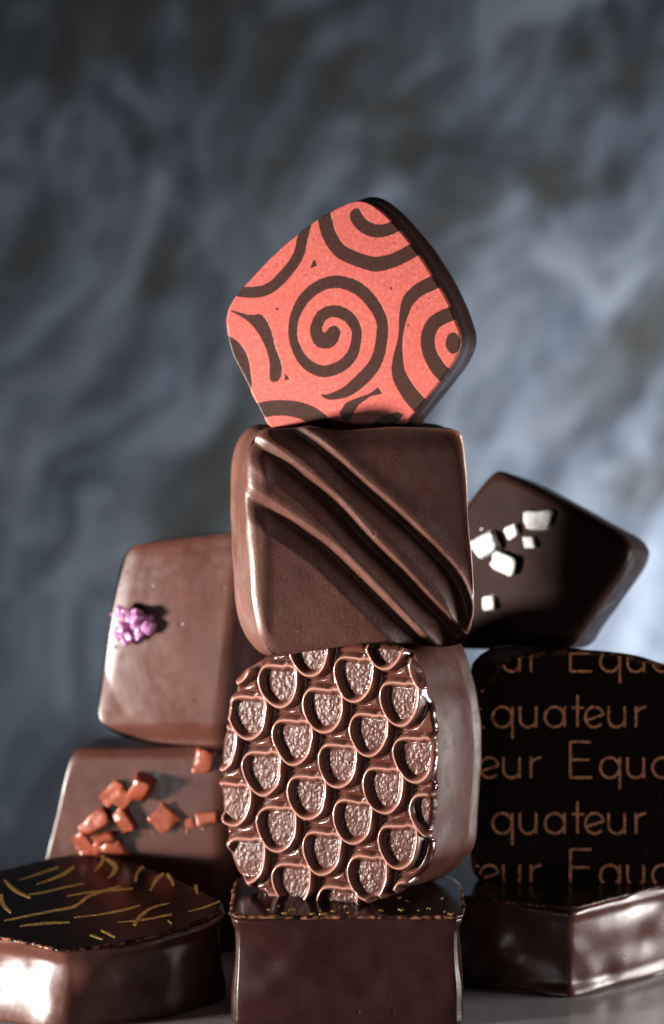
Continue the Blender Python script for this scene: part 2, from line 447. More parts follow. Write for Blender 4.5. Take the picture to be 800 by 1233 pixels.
def box(name, x0, x1, y0, y1, z0, z1, m, bev=.15):
    import bmesh
    bm = bmesh.new(); bmesh.ops.create_cube(bm, size=1)
    for v in bm.verts: v.co = Vector(((x0+x1)/2+v.co.x*(x1-x0), (y0+y1)/2+v.co.y*(y1-y0), (z0+z1)/2+v.co.z*(z1-z0)))*S
    bmesh.ops.bevel(bm, geom=bm.edges[:], offset=bev*S, segments=3, affect='EDGES', profile=.5)
    me = bpy.data.meshes.new(name); bm.to_mesh(me); bm.free(); me.materials.append(m)
    return link(name, me)
tb = box('tabletop', -34, 34, -27, 5.3, -1.6, 0, table_material()); tag(tb, kind='structure')

BY = 22.0
bfr = Frame((0, BY, 8), (1, 0, 0), (0, 0, 1), (0, -1, 0))
gx, gz = np.meshgrid(np.linspace(-40, 40, 241), np.linspace(-28, 40, 205))
px, py = bfr.px(gx, gz-8+0*gx)
stains_and_shade = [(-20, 40, 120, 130, 0, .5), (150, 150, 60, 50, 30, .4), (340, 30, 60, 60, 20, .5), (60, 250, 50, 60, 30, .4),  # x, y, rx, ry, angle, strength: this row paints dimmer light at top left, later rows the board's dark patches
    (190, 320, 45, 75, 25, .95), (262, 25, 30, 70, 20, .8), (120, 620, 30, 60, 20, .4), (460, 160, 60, 60, 0, .7), (545, 240, 60, 70, 20, .65),
    (690, 225, 38, 40, 20, .9), (745, 395, 22, 62, 8, .85), (230, 590, 42, 95, 30, .8), (640, 60, 90, 22, -38, .65), (720, 25, 60, 18, -35, .6),
    (790, 90, 20, 40, 20, .8), (760, 555, 55, 26, -35, .6), (40, 110, 60, 90, 0, .45), (160, 60, 26, 55, 10, .6), (560, 560, 30, 40, 0, .35),
    (350, 230, 22, 60, 25, .45), (30, 330, 40, 120, 10, .45), (545, 330, 55, 60, 0, .6), (655, 480, 28, 38, 10, .4), (430, 60, 20, 80, 28, .5), (90, 450, 25, 60, 25, .4)]
st = np.zeros_like(px)
wx = px+40*n2(px, py, .012, 3)+18*n2(px, py, .035, 8)+8*n2(px, py, .09, 2); wy = py+50*n2(px, py, .010, 4)+18*n2(px, py, .035, 9)
for (x, y, rx, ry, an, s) in stains_and_shade:
    a = math.radians(an); dx, dy = wx-x, wy-y
    u = dx*math.cos(a)+dy*math.sin(a); v = -dx*math.sin(a)+dy*math.cos(a)
    st = np.maximum(st, s*np.exp(-((u/rx)**2+(v/ry)**2)**1.3))
n_r, n_c = gx.shape; idx = np.arange(n_r*n_c).reshape(n_r, n_c)
q = np.stack([idx[:-1, :-1], idx[:-1, 1:], idx[1:, 1:], idx[1:, :-1]], -1).reshape(-1, 4)
V = np.stack([gx, np.full_like(gx, BY), gz], -1).reshape(-1, 3)
# thickness: back sheet and rim
nb = len(V); V2 = V.copy(); V2[:, 1] += 1.0
rim = np.r_[idx[0, :], idx[1:, -1], idx[-1, -2::-1], idx[-2:0:-1, 0]]; rj = np.roll(rim, -1)
q2 = np.array([[idx[0, 0]+nb, idx[-1, 0]+nb, idx[-1, -1]+nb, idx[0, -1]+nb]])
q3 = np.stack([rj, rim, rim+nb, rj+nb], -1)
me = new_mesh('backdrop', np.vstack([V, V2]), np.vstack([q, q2, q3]), None, backdrop_material(), {'stain_shade': np.r_[st.ravel(), st.ravel()]}, smooth=False)
tag(link('backdrop', me), kind='structure')

# ------------------------------------------------------------------ generic crumbs of topping
def chunk_mesh(name, m, size, seed, bev=.13, sub=1, nz=.12, smooth=False):
    """an irregular broken bit: a bevelled, skewed block with chipped faces, resting on z=0"""
    import bmesh
    r = random.Random(seed); bm = bmesh.new(); bmesh.ops.create_cube(bm, size=1)
    for v in bm.verts:
        v.co = Vector((v.co.x*(1+r.uniform(-.25, .25)), v.co.y*(1+r.uniform(-.25, .25)), v.co.z*(1+r.uniform(-.2, .2))))
    bmesh.ops.bevel(bm, geom=bm.edges[:], offset=bev, segments=3, affect='EDGES', profile=.6)
    bmesh.ops.subdivide_edges(bm, edges=bm.edges[:], cuts=sub, use_grid_fill=True)
    P = np.array([v.co[:] for v in bm.verts])
    d = noise(P+seed, 2.1, seed)*nz+noise(P+seed, 5.0, seed+2)*nz*.4
    for v, k in zip(bm.verts, d): v.co = v.co*(1+float(k))
    mn = min(v.co.z for v in bm.verts)
    for v in bm.verts: v.co = Vector((v.co.x*size[0], v.co.y*size[1], (v.co.z-mn)*size[2]))*S
    me = bpy.data.meshes.new(name); bm.to_mesh(me); bm.free(); me.materials.append(m)
    me.polygons.foreach_set('use_smooth', np.full(len(me.polygons), smooth))
    return me
def crystal_mesh(name, m, rad, seed):
    import bmesh
    bm = bmesh.new(); bmesh.ops.create_icosphere(bm, subdivisions=2, radius=1)
    P = np.array([v.co[:] for v in bm.verts])
    d = noise(P+seed, 1.7, seed)*.28+noise(P+seed, 4.2, seed+1)*.16+noise(P, 8.5, seed+2)*.10
    for v, k in zip(bm.verts, d): v.co = v.co*(1+float(k))*rad*S
    me = bpy.data.meshes.new(name); bm.to_mesh(me); bm.free(); me.materials.append(m)
    me.polygons.foreach_set('use_smooth', np.full(len(me.polygons), False))
    return me
def put(name, me, parent, u, v, w, rot=(0, 0, 0)):
    o = link(name, me, parent); o.location = (u*S, v*S, w*S); o.rotation_euler = rot; return o

N_OUT = 320
# ================================================================== 1. red spiral praline, top of the stack
fr = upright((410, 400), 0.25, -13, 1)
red_px = [(434, 243), (447, 247), (466, 262), (492, 292), (515, 325), (535, 358), (549, 390), (554, 408), (551, 424), (540, 444), (518, 472), (492, 503),
          (484, 514), (466, 518), (430, 520), (385, 520), (345, 518), (329, 514), (318, 500), (303, 470), (287, 438), (279, 420), (275, 396), (275, 381), (281, 364), (300, 341), (340, 300), (380, 268), (408, 252), (424, 245)]
out = spline(fr.uv(np.array(red_px)), N_OUT)
R1 = root('spiral_praline', fr, 'red praline printed with dark spirals standing at the very top of the stack', 'praline')
def bulge(a, ph=0.0): return lambda f: a*math.sin(math.pi*min(1, f*1.05))+ph*f
link('coating', slab('coating', fr, ccw(out), 1.0, M['redside'], facewob=0, sink=.02, rf=.03, rb=.2, nface=14, nround=3, side=lambda f: -.02+.10*f+.03*math.sin(6*f), wob=.02, wscale=1.4, seed=2), R1)
# the printed face: a thin sheet carrying the pattern as a signed distance
SP = []
def zz(pts, ox, oy, k): return [(ox+p[0]/k, oy+p[1]/k, p[2]/k) for p in pts]
SP.append(zz([(358, 430, 44), (325, 480, 52), (268, 478, 50), (236, 405, 38), (280, 312, 38), (365, 283, 38), (455, 320, 38), (510, 400, 33), (513, 480, 32), (485, 580, 36), (410, 660, 38), (290, 697, 38),
              (190, 660, 36), (120, 580, 32), (78, 460, 28), (90, 320, 30), (160, 190, 36), (270, 105, 38), (390, 82, 40), (520, 125, 42), (620, 220, 40), (685, 340, 36), (690, 450, 37),
              (665, 590, 38), (610, 690, 42), (530, 770, 42), (438, 840, 34), (330, 872, 18), (280, 862, 5)], 340, 325, 5.714))
SP.append([(368, 272, 6.5), (365, 285, 6), (359, 309, 6), (343, 331, 6.2), (325, 347, 6.2), (305, 352, 6.2), (284, 350, 6)])
SP.append([(389, 255, 8), (392, 266, 8), (397, 283, 8), (409, 301, 8), (423, 309, 8), (439, 315, 8), (455, 318, 8.5), (475, 313, 8), (495, 303, 8), (505, 296, 8)])
SP.append([(430, 255, 4), (429, 260, 7), (437, 271, 7.5), (453, 278, 7.5), (471, 275, 7), (482, 268, 7)])
SP.append([(300, 500, 9), (319, 493, 9), (341, 491, 9), (365, 495, 9.5), (383, 505, 10), (396, 520, 10)])
SP.append([(530, 336, 8), (519, 342, 8), (505, 349, 7.5), (493, 361, 7), (487, 378, 5), (483, 405, 2.3), (480, 430, 5.5), (481, 450, 8), (491, 470, 9), (505, 487, 9.5), (515, 495, 9)])
SP.append([(552, 376, 8), (543, 378, 8), (524, 388, 8), (516, 405, 8), (518, 425, 8), (528, 443, 8.5), (542, 458, 9)])
POL = [[(277, 373), (301, 379), (316, 379), (327, 397), (332, 417), (340, 441), (337, 457), (326, 458), (325, 435), (318, 413), (307, 395), (295, 384)],
       [(277, 405), (289, 413), (298, 427), (302, 445), (302, 470), (280, 470), (262, 400)],
       [(409, 497), (417, 485), (425, 481), (445, 474), (456, 466), (461, 474), (447, 477), (433, 487), (425, 499), (418, 511)],
       [(445, 520), (447, 513), (461, 501), (479, 496), (487, 499), (475, 512), (468, 522)],
       [(379, 311), (383, 320), (374, 323)], [(344, 449), (350, 457), (343, 458)], [(333, 369), (337, 372), (333, 374)], [(474, 344), (472, 349), (470, 347)],
       [(546+9*math.cos(a), 413+13*math.sin(a)) for a in np.linspace(0, 6.28, 16, endpoint=False)]]
def pattern(u, v):
    x, y = fr.px(u, v)
    d = np.full(x.shape, 60.0)
    for s in SP: d = np.minimum(d, sd_stroke(s, x, y)-.5)
    for p in [spline(np.array(POL[0], float), 60), spline(np.array(POL[1], float), 40)]+POL[2:]: d = np.minimum(d, sd_poly(p, x, y))
    return d
def sheet(name, fr, out, m, nr, lift, thick, attrs=None, hfun=None, inset=.0, rag=0.0, ragscale=9, seed=0, power=1.0, parent=None):
    out = ccw(out); nn = normals2(out)
    N = len(out)
    if rag:
        p3 = np.c_[out, np.zeros(N)]
        out = out+nn*(rag*(noise(p3, ragscale, seed)+.6*noise(p3, ragscale*2.7, seed+1)))[:, None]
    out = out-nn*inset; c = out.mean(0); R = []
    for k in range(nr):
        s = ((k+1)/nr)**power
        R.append(np.c_[c+(out-c)*s, np.full(N, lift)])
    R = np.array(R)
    if hfun is not None: R[..., 2] += hfun(R[..., 0], R[..., 1])
    e1 = R[-1].copy(); e1[:, :2] += nn*thick*.35; e1[:, 2] -= thick*.4
    e2 = e1.copy(); e2[:, 2] = lift-thick; e2[:, :2] -= nn*thick*.2
    R = np.concatenate([R, e1[None], e2[None]])
    A = {k: f(R[..., 0], R[..., 1]) for k, f in (attrs or {}).items()}
    ed = np.zeros(R.shape[:2]); ed[-3:] = 1; A['edge'] = ed
    return rings_mesh(name, R, m, A, cap1=False)
o420 = spline(out, 420)
link('printed_face', sheet('printed_face', fr, o420, M['print'], 110, .012, .05, {'pattern': pattern}, rag=.004, power=.85,
     hfun=lambda u, v: -.012*np.clip(np.hypot(u-out[:, 0].mean(), v-out[:, 1].mean())/1.3, 0, 1)**3), R1)

# ================================================================== 2. ridged praline
fr2 = upright((435, 783), -0.48, 8, 5)
rip_px = [(312, 522), (326, 516), (352, 517), (375, 514), (405, 518), (450, 516), (500, 514), (540, 515), (555, 519), (560, 530), (562, 560), (566, 610), (569, 660), (571, 700), (572, 735), (569, 752), (563, 771),
          (552, 778), (535, 781), (505, 777), (470, 776), (430, 779), (380, 785), (345, 791), (330, 789), (318, 776), (310, 760), (303, 730), (300, 690), (297, 640), (296, 600), (297, 560), (302, 537)]
out2 = spline(fr2.uv(np.array(rip_px)), 620)
GR = [np.array([(285, 585), (300, 598), (323, 612), (355, 634), (392, 660), (430, 696), (470, 736), (510, 776), (530, 796)], float),
      np.array([(300, 527), (308, 533), (330, 550), (355, 569), (400, 606), (441, 651), (480, 690), (520, 733), (561, 774), (585, 798)], float),
      np.array([(345, 512), (362, 524), (390, 545), (430, 582), (470, 616), (505, 649), (530, 674), (550, 697), (562, 722), (568, 745)], float)]
def groove(P, x, y, depth, wl, wr, hard=1.0):
    Q = spline(P, 80, closed=False); d = np.full(x.shape, 1e9); sg = np.zeros(x.shape); al = np.zeros(x.shape)
    for k, (a, b) in enumerate(zip(Q[:-1], Q[1:])):
        e = b-a; t = np.clip(((x-a[0])*e[0]+(y-a[1])*e[1])/(e@e+1e-12), 0, 1)
        dd = np.hypot(x-a[0]-t*e[0], y-a[1]-t*e[1]); m = dd < d
        s = (x-a[0])*e[1]-(y-a[1])*e[0]             # >0 on the upper right
        d = np.where(m, dd, d); sg = np.where(m, s, sg); al = np.where(m, (k+t)/79, al)
    sd = np.where(sg > 0, d, -d)
    amp = .55+.45*sstep(.0, .35, al)
    left = 1-sstep(0, 1, np.clip(-sd/wl, 0, 1)); right = 1-np.clip(sd/wr, 0, 1)**.9
    right = sstep(0, 1, np.clip(right, 0, 1))
    crest = .13*depth*np.exp(-((sd-wr*1.25)/(wr*.8))**2)
    return amp*(-depth*np.where(sd < 0, left, right)+crest)
def rip_h(u, v):
    x, y = fr2.px(u, v)
    h = groove(GR[0], x, y, .12, 28, 12)+groove(GR[1], x, y, .15, 27, 12)+groove(GR[2], x, y, .135, 25, 12)
    h = h+.035*np.exp(-(((x-318)/9)**2+((y-566)/25)**2))+.012*np.exp(-(((x-318)/8)**2))*sstep(590, 640, y)*(1-sstep(755, 780, y))
    h = h+.05*np.exp(-(((x-512)/14)**2+((y-755)/16)**2))*0+.03*np.exp(-(((x-395)/40)**2+((y-545)/30)**2))
    h = h-.05*sstep(545, 512, y)-.04*sstep(755, 790, y)-.10*sstep(440, 580, x)**1.6-.03*((y-650)/130)**2+.012*n2(x, y, .012, 4)+.0012*n2(x, y, .09, 6)
    return h
o2 = ccw(out2); xx, _ = fr2.px(o2[:, 0], o2[:, 1])
rf2 = .075+.05*sstep(330, 300, xx)
me = slab('ridged_praline', fr2, o2, 1.15, M['ripple'], rf=rf2, rb=.06, nface=170, nround=14, nside=26, hfun=rip_h,
          side=lambda f: .0+.02*f+.05*sstep(.82, 1, np.array(f)), wob=.022, wscale=1.8, seed=4)
R2 = link('ridged_praline', me); R2.matrix_world = fr2.matrix()
tag(R2, 'square brown praline with diagonal ridges, directly beneath the red spiral praline', 'praline')

# ================================================================== 3. honeycomb praline
fr3 = upright((410, 1083), -0.47, -24, 3)
hc_px = [(342, 790), (360, 783), (400, 781), (450, 780), (480, 783), (495, 790), (505, 806), (512, 830), (519, 855), (523, 885), (524, 920), (522, 960), (519, 1000), (516, 1035), (505, 1048), (492, 1060), (478, 1070),
         (455, 1076), (438, 1083), (410, 1084), (385, 1083), (350, 1080), (330, 1072), (305, 1058), (290, 1040), (283, 1018), (278, 990), (274, 950), (274, 925), (278, 890), (284, 868), (290, 840), (298, 818), (318, 800)]
out3 = spline(fr3.uv(np.array(hc_px)), 300)
R3 = root('honeycomb_praline', fr3, 'brown praline with raised honeycomb relief standing under the ridged praline', 'praline')
link('coating', slab('coating', fr3, out3*np.array([1, 1]), 1.35, M['comb_side'], facewob=0, sink=.02, rf=.05, rb=.1, nface=10, nround=4, nside=24,
     side=lambda f: -.05+.12*sstep(-.1, .7, np.array(f))+.05*sstep(.9, 1, np.array(f)), wob=.018, wscale=1.7, seed=6), R3)
# cells of the relief, in picture pixels
ZS = 800/350.0
cell0 = (np.array([(-56, -25), (-47, -48), (-30, -58), (-5, -58), (14, -55), (28, -57), (44, -52), (50, -38), (49, -10), (45, 15), (36, 38), (20, 55), (0, 61), (-20, 55), (-38, 36), (-52, 8)], float))/ZS*.985
cell0 = spline(cell0, 56)
cells = []
for i in range(-4, 5):
    for j in range(-4, 5):
        zx, zy = 298+124*i-84*j, 453+67*i+86*j
        if i == 2 and j == 0: zx += 0
        cx, cy = 250+zx/ZS-1.5, 760+zy/ZS-.5
        if 262 < cx < 540 and 755 < cy < 1105: cells.append((cx, cy, 1+.03*math.sin(i*3+j), .04*math.sin(2*i-j)))
def relief(u, v, want=0):
    x, y = fr3.px(u, v); sd = np.full(x.shape, 60.0)
    wxx = x+1.0*n2(x, y, .05, 1); wyy = y+1.0*n2(x, y, .05, 2)
    for (cx, cy, s, r) in cells:
        m = (np.abs(x-cx) < 42) & (np.abs(y-cy) < 42)
        if not m.any(): continue
        c, q_ = math.cos(r), math.sin(r)
        P = cell0*s; P = np.c_[P[:, 0]*c-P[:, 1]*q_+cx, P[:, 0]*q_+P[:, 1]*c+cy]
        sd[m] = np.minimum(sd[m], sd_poly(P, wxx[m], wyy[m]))
    floor = sstep(-5.0, -8.0, sd)
    if want == 1: return floor*sstep(-6, -8, sd)
    if want == 2: return np.exp(-((sd-.2)/2.8)**2)
    ridge = .058*np.exp(-((sd-.3)/3.0)**2)
    inner = -.04*sstep(-2.0, -7.0, sd)
    outer = -.075*sstep(.8, 7, sd)+.022*sstep(6, 11, sd)
    h = ridge+np.where(sd < 0, inner, outer)
    h = h+floor*(.0035*n2(x, y, .3, 12)+.0025*n2(x, y*.6, .6, 13))+.006*n2(x, y, .06, 14)
    return h
o3 = spline(out3, 1100)
hs = sheet('honeycomb_face', fr3, o3, M['relief'], 270, .13, .17, {'floor': lambda u, v: relief(u, v, 1), 'rim': lambda u, v: relief(u, v, 2)}, hfun=relief, rag=.018, ragscale=5, seed=3, power=.8)
link('honeycomb_face', hs, R3)

# ================================================================== 4. praline with the violet crystal
fr4 = upright((200, 880), 1.85, -13, 5)
pk_px = [(152, 664), (162, 656), (200, 651), (240, 647), (285, 642), (322, 641), (332, 652), (331, 700), (327, 760), (322, 820), (317, 872), (308, 893), (280, 901), (250, 901), (220, 900), (180, 896), (150, 889), (124, 874), (117, 862), (119, 840), (127, 780), (138, 710), (146, 675)]
out4 = ccw(spline(fr4.uv(np.array(pk_px)), N_OUT)); rf4 = .045+.065*sstep(out4[:, 0].min()+.25, out4[:, 0].min()+.7, out4[:, 0])
R4 = root('crystal_topped_praline', fr4, 'smooth milk brown praline with a violet sugar crystal, upper one at left', 'praline')
c4 = fr4.uv(np.array([(205, 770)], float))[0]
def pk_h(u, v):
    x, y = fr4.px(u, v)
    return -.045*np.minimum((np.minimum(u-c4[0], .6)/.9)**2+((v-c4[1])/1.2)**2, 1.1)-.16*sstep(868, 900, y)**1.2-.75*sstep(264, 345, x+.12*(y-760))**1.15-.03*sstep(150, 118, x+.2*(y-760))-.02*sstep(672, 650, y)
link('coating', slab('coating', fr4, out4, 1.5, M['pink'], rf=rf4, rb=.12, nface=50, nround=12, nside=14, hfun=pk_h, wob=.014, wscale=1.2, seed=8, side=lambda f: .03*f), R4)
ctr = fr4.uv(np.array([(164, 752)], float))[0]; k = 100.0
lumps = [(-17, -4, 7, 5), (-10, 12, 7.5, 8), (0, 18, 8, 12), (0, 4, 8, 14), (11, 9, 7.5, 10), (12, -8, 9, 9), (-4, -10, 9, 8), (2, -16, 6, 6), (-20, -9, 6, 4), (16, 1, 6, 5), (-12, 2, 7, 12), (5, -3, 7, 18)]
for n, (du, dv, r, hh) in enumerate(lumps):
    cm_ = chunk_mesh('sugar_crystal', M['sugar'], (r/k*2.0, r/k*1.9, r/k*2.0), n+3, bev=.28, nz=.24, sub=2)
    put('sugar_crystal', cm_, R4, ctr[0]+du/k*1.02, ctr[1]+dv/k*1.0, hh/k-.02, (n*.3, n*.5, n*3))
for n in range(9):
    put('sugar_crumb', chunk_mesh('sugar_crumb', M['sugar'], (.035, .03, .03), n+90, bev=.2, nz=.3), R4, ctr[0]+random.gauss(0, .2), ctr[1]+random.gauss(-.02, .17), -.005, (0, 0, n))

# ================================================================== 5. praline with copper flakes
fr5 = upright((170, 1030), 1.95, -7, 3)
cp_px = [(88, 909), (98, 904), (150, 903), (220, 901), (278, 900), (288, 906), (292, 960), (293, 1030), (292, 1100), (288, 1140), (270, 1146), (160, 1148), (60, 1149), (38, 1144), (36, 1125), (44, 1080), (55, 1035), (68, 980), (80, 930)]
out5 = ccw(spline(fr5.uv(np.array(cp_px)), N_OUT)); rf5 = .045+.075*sstep(out5[:, 0].min()+.4, out5[:, 0].min()+.9, out5[:, 0])
R5 = root('flake_topped_praline', fr5, 'milk brown praline strewn with copper coloured flakes, behind the gold streaked praline', 'praline')
c5 = out5.mean(0)
def cp_h(u, v):
    x, y = fr5.px(u, v)
    return -.035*np.minimum(((u-c5[0])/1.1)**2+((v-c5[1]-.3)/1.2)**2, 1.1)-.16*sstep(252, 295, x)**1.4-.03*sstep(915, 900, y)
link('coating', slab('coating', fr5, out5, 1.3, M['copper_block'], rf=rf5, rb=.1, nface=50, nround=12, nside=14, hfun=cp_h, wob=.012, wscale=1.2, seed=9), R5)
flakes = [(245.5, 918.5, 20, 29, -8, 8), (174, 947, 22, 30, -22, 24), (136, 955, 16, 32, -38, 9), (150.5, 961, 22, 22, -35, 12), (197.5, 985, 26, 28, -38, 10), (248, 985, 27, 14, 10, 9), (229, 991, 10, 11, 20, 6), (153, 987, 20, 28, 35, 14),
          (117, 991, 38, 22, 35, 17), (97, 1013, 19, 20, 35, 8), (127, 1008, 25, 12, 22, 20), (112, 1023, 34, 14, 12, 9), (140, 1023, 22, 24, -60, 13), (124, 1030, 18, 16, 10, 12)]
for n, (x, y, sx, sy, an, hh) in enumerate(flakes):
    c = fr5.uv(np.array([(x, y)], float))[0]
    put('copper_flake', chunk_mesh('copper_flake', M['flake'], (sx/96, sy/96, hh/96), n+20, nz=.2, sub=3, smooth=True), R5, c[0], c[1], float(-.035+cp_h(c[0], c[1])), (random.uniform(-.12, .12), random.uniform(-.12, .12), math.radians(an)))

for n in range(16):
    x, y = random.choice([(125, 1000), (160, 965), (235, 990), (190, 990)]); c = fr5.uv(np.array([(x+random.gauss(0, 18), y+random.gauss(0, 14))], float))[0]
    put('copper_crumb', chunk_mesh('copper_crumb', M['flake'], (random.uniform(.02, .05), random.uniform(.02, .04), .025), n+120, bev=.2, nz=.3), R5, c[0], c[1], float(-.008+cp_h(c[0], c[1])), (0, 0, n))

# ================================================================== 6. dark praline with salt
fr6 = upright((660, 700), 1.8, -24, 9)
sa_px = [(590, 570), (600, 566), (615, 571), (650, 588), (690, 610), (728, 631), (747, 642), (757, 653), (759, 667), (749, 690), (720, 730), (700, 758), (690, 774), (670, 783), (620, 783), (560, 781), (535, 775), (532, 740), (533, 690), (540, 650), (553, 618), (573, 590)]
out6 = spline(fr6.uv(np.array(sa_px)), N_OUT)
R6 = root('salt_topped_praline', fr6, 'dark tilted praline sprinkled with white salt grains, upper right behind the stack', 'praline')
link('coating', slab('coating', fr6, out6, 1.15, M['salted'], rf=.12, rb=.22, nface=40, nround=12, nside=14, wob=.012, wscale=1.2, seed=12, side=lambda f: -.04*f), R6)
salts = [(649, 627, 36, 25, 3, 12), (617, 641, 18, 18, 30, 9), (639, 653, 17, 17, 10, 9), (588, 657, 34, 30, 35, 14), (609, 679, 36, 26, -18, 13), (590, 727, 19, 20, 10, 9), (579, 636, 6, 6, 0, 3)]
for n, (x, y, sx, sy, an, hh) in enumerate(salts):
    c = fr6.uv(np.array([(x, y)], float))[0]
    put('salt_grain', chunk_mesh('salt_grain', M['salt'], (sx/112, sy/112, hh/104), n+60, bev=.24, nz=.22, sub=2, smooth=True), R6, c[0], c[1], -.03, (random.uniform(-.1, .1), random.uniform(-.1, .1), math.radians(an)))

# ================================================================== 7. lettered praline
fr7 = upright((680, 1066), 1.05, -3, 0)
eq_px = [(590, 812), (600, 800), (618, 790), (645, 785), (680, 782), (720, 783), (755, 788), (790, 797), (815, 806), (832, 825), (840, 850), (845, 900), (846, 960), (843, 1010), (838, 1045), (830, 1060), (815, 1066), (760, 1067), (680, 1068), (620, 1067), (585, 1063), (570, 1050),
         (566, 1020), (562, 960), (562, 900), (568, 850), (578, 828)]
out7 = spline(fr7.uv(np.array(eq_px)), N_OUT)
R7 = root('lettered_praline', fr7, 'dark praline with copper lettering, upright at right beneath the salted praline', 'praline')
co_px = [(566, 815), (571, 797), (588, 784), (612, 779), (645, 781), (680, 781)] + eq_px[6:-2] + [(562, 880)]
out7c = spline(fr7.uv(np.array(co_px, float)), N_OUT)
link('coating', slab('coating', fr7, out7c, 1.25, M['dark'], facewob=0, sink=.02, rf=.06, rb=.15, nface=16, nround=6, nside=16, wob=.014, wscale=1.5, seed=14, side=lambda f: -.28*f), R7)
link('printed_face', sheet('printed_face', fr7, out7, M['darkgloss'], 24, .012, .05, rag=.004, inset=.02), R7)
def arc(cx, cy, rx, ry, a0, a1, n=14): return [(cx+rx*math.cos(math.radians(a)), cy-ry*math.sin(math.radians(a))) for a in np.linspace(a0, a1, n)]
def glyph(ch, x, b):
    """centrelines of one thin geometric letter; x left edge, b baseline (picture px, y down)"""
    if ch == 'E': return [[(x, b-44), (x, b)], [(x, b-43.5), (x+25, b-43.5)], [(x, b-22), (x+23, b-22)], [(x, b-.5), (x+26, b-.5)]]
    if ch == 'q': return [arc(x+12, b-12.4, 11.5, 12.2, 0, 360, 26), [(x+24, b-25), (x+24, b+13.5)]]
    if ch == 'a': return [arc(x+12, b-12.4, 11.5, 12.2, 0, 360, 26), [(x+24, b-25), (x+24, b)]]
    if ch == 'u': return [[(x, b-25), (x, b-10)]+arc(x+9.7, b-10, 9.7, 9.8, 180, 360, 12)[1:], [(x+19.4, b-25), (x+19.4, b)]]
    if ch == 't': return [[(x+7, b-39), (x+7, b)], [(x, b-23.5), (x+15, b-23.5)]]
    if ch == 'e': return [arc(x+11, b-12.4, 11, 12.2, 12, 318, 24), [(x+1.5, b-8.5), (x+21.7, b-15)]]
    if ch == 'r': return [[(x, b-25), (x, b)], [(x, b-17), (x+4, b-22), (x+12, b-25)]]
OFF = [('E', 0), ('q', 35.5), ('u', 68.8), ('a', 98.5), ('t', 131), ('e', 147.5), ('u', 175.5), ('r', 208.5)]
clip7 = lambda x, y: sd_poly(np.array(eq_px, float), np.asarray(x, float), np.asarray(y, float)) < -3.0
for row, (b, x0, drop) in enumerate([(808.7, 687, 0), (875.5, 557.5, 0), (936.5, 687, 0), (1003.5, 557.5, 1), (1066, 687, 0)]):
    for wd in (-1, 0, 1):
        parts = []
        for n, (ch, dx) in enumerate(OFF):
            if drop and n == 0: continue
            if wd == -1 and n < 0: continue
            for g_, st_ in enumerate(glyph(ch, x0+wd*256+dx, b)):
                if len(st_) > 2 and ch in 'qae' : pts = st_
                else: pts = st_
                parts.append(ribbon(fr7, pts, [1.35]*len(pts), .0142, .003, clip7, jit=.45, seed=row*100+n*7+g_+wd))
        V, Q = join(parts)
        if not Q: continue
        V, Q = compact(V, Q)
        link('lettering', new_mesh('lettering', V, Q, None, M['letter'], smooth=False), R7)

# ================================================================== 8. block at the right foot
fr8 = flat(1.14, 1.2, 0)
def XY(P): return np.array([(x, y) for x, y in P], float)
rb_out = spline(XY([(2.80, -.06), (2.93, -.09), (3.08, 0.0), (3.6, .42), (4.2, .88), (4.75, 1.3), (5.0, 1.6), (4.98, 1.9), (4.6, 2.4), (4.1, 2.85), (3.7, 2.95), (2.8, 2.9), (1.7, 2.75), (1.35, 2.55), (1.22, 2.0), (1.15, 1.2), (1.12, .75), (1.3, .52), (1.9, .28), (2.5, .04)]), 420)
R8 = root('plain_base_praline', fr8, 'brown praline lying flat at lower right under the lettered praline', 'praline')
def undul(f): f = np.array(f); return .035*np.sin(f*3.1+.4)-.05*sstep(0, .14, f)+.06*sstep(.86, 1, f)
link('coating', slab('coating', fr8, rb_out, 1.14, M['lozenge'], facewob=0, sink=.02, rf=.03, rb=.03, nface=30, nround=5, nside=30, wob=.075, wscale=1.35, seed=17, floor=True, side=undul), R8)
link('glazed_top', sheet('glazed_top', fr8, spline(rb_out, 500), M['darkgloss'], 30, .014, .03, rag=.014, ragscale=3, seed=5, inset=-.008), R8)

# ================================================================== 9. centre block at the foot
fr9 = flat(1.33, 0, 0)
cb_out = spline(XY([(-1.05, -1.18), (-.6, -1.2), (0, -1.2), (.6, -1.2), (1.36, -1.2), (1.5, -1.15), (1.55, -1.02), (1.58, -.4), (1.56, .35), (1.48, .6), (1.2, .66), (0, .68), (-.95, .66), (-1.12, .58), (-1.2, .3), (-1.2, -.5), (-1.19, -1.02), (-1.15, -1.13)]), 420)
R9 = root('centre_base_praline', fr9, 'dark brown block praline lying flat at bottom centre under the honeycomb one', 'praline')
link('coating', slab('coating', fr9, cb_out, 1.33, M['base'], facewob=0, sink=.02, rf=.04, rb=.04, nface=24, nround=5, nside=30, wob=.02, wscale=1.5, seed=21, floor=True,
     side=lambda f: float(-.045*sstep(0, .12, np.array(f))+.06*sstep(.2, .9, np.array(f)))), R9)
link('glazed_top', sheet('glazed_top', fr9, spline(cb_out, 500), M['darkgloss'], 30, .016, .04, rag=.012, ragscale=4, seed=9, inset=-.012), R9)
for n in range(26):
    x = random.uniform(300, 545); y = 1103-abs(random.gauss(0, 4)) if n < 16 else random.uniform(1080, 1100)
    l = random.uniform(2, 7)
    V, Q = ribbon(fr9, [(x, y), (x+l*.5, y-random.uniform(-.6, .6)), (x+l, y-random.uniform(-1, 1))], [.4, .8, .3], .022, .005, jit=.2, step=.8, seed=n)
    link('gold_fleck', new_mesh('gold_fleck', V, Q, None, M['gold'], smooth=False), R9)

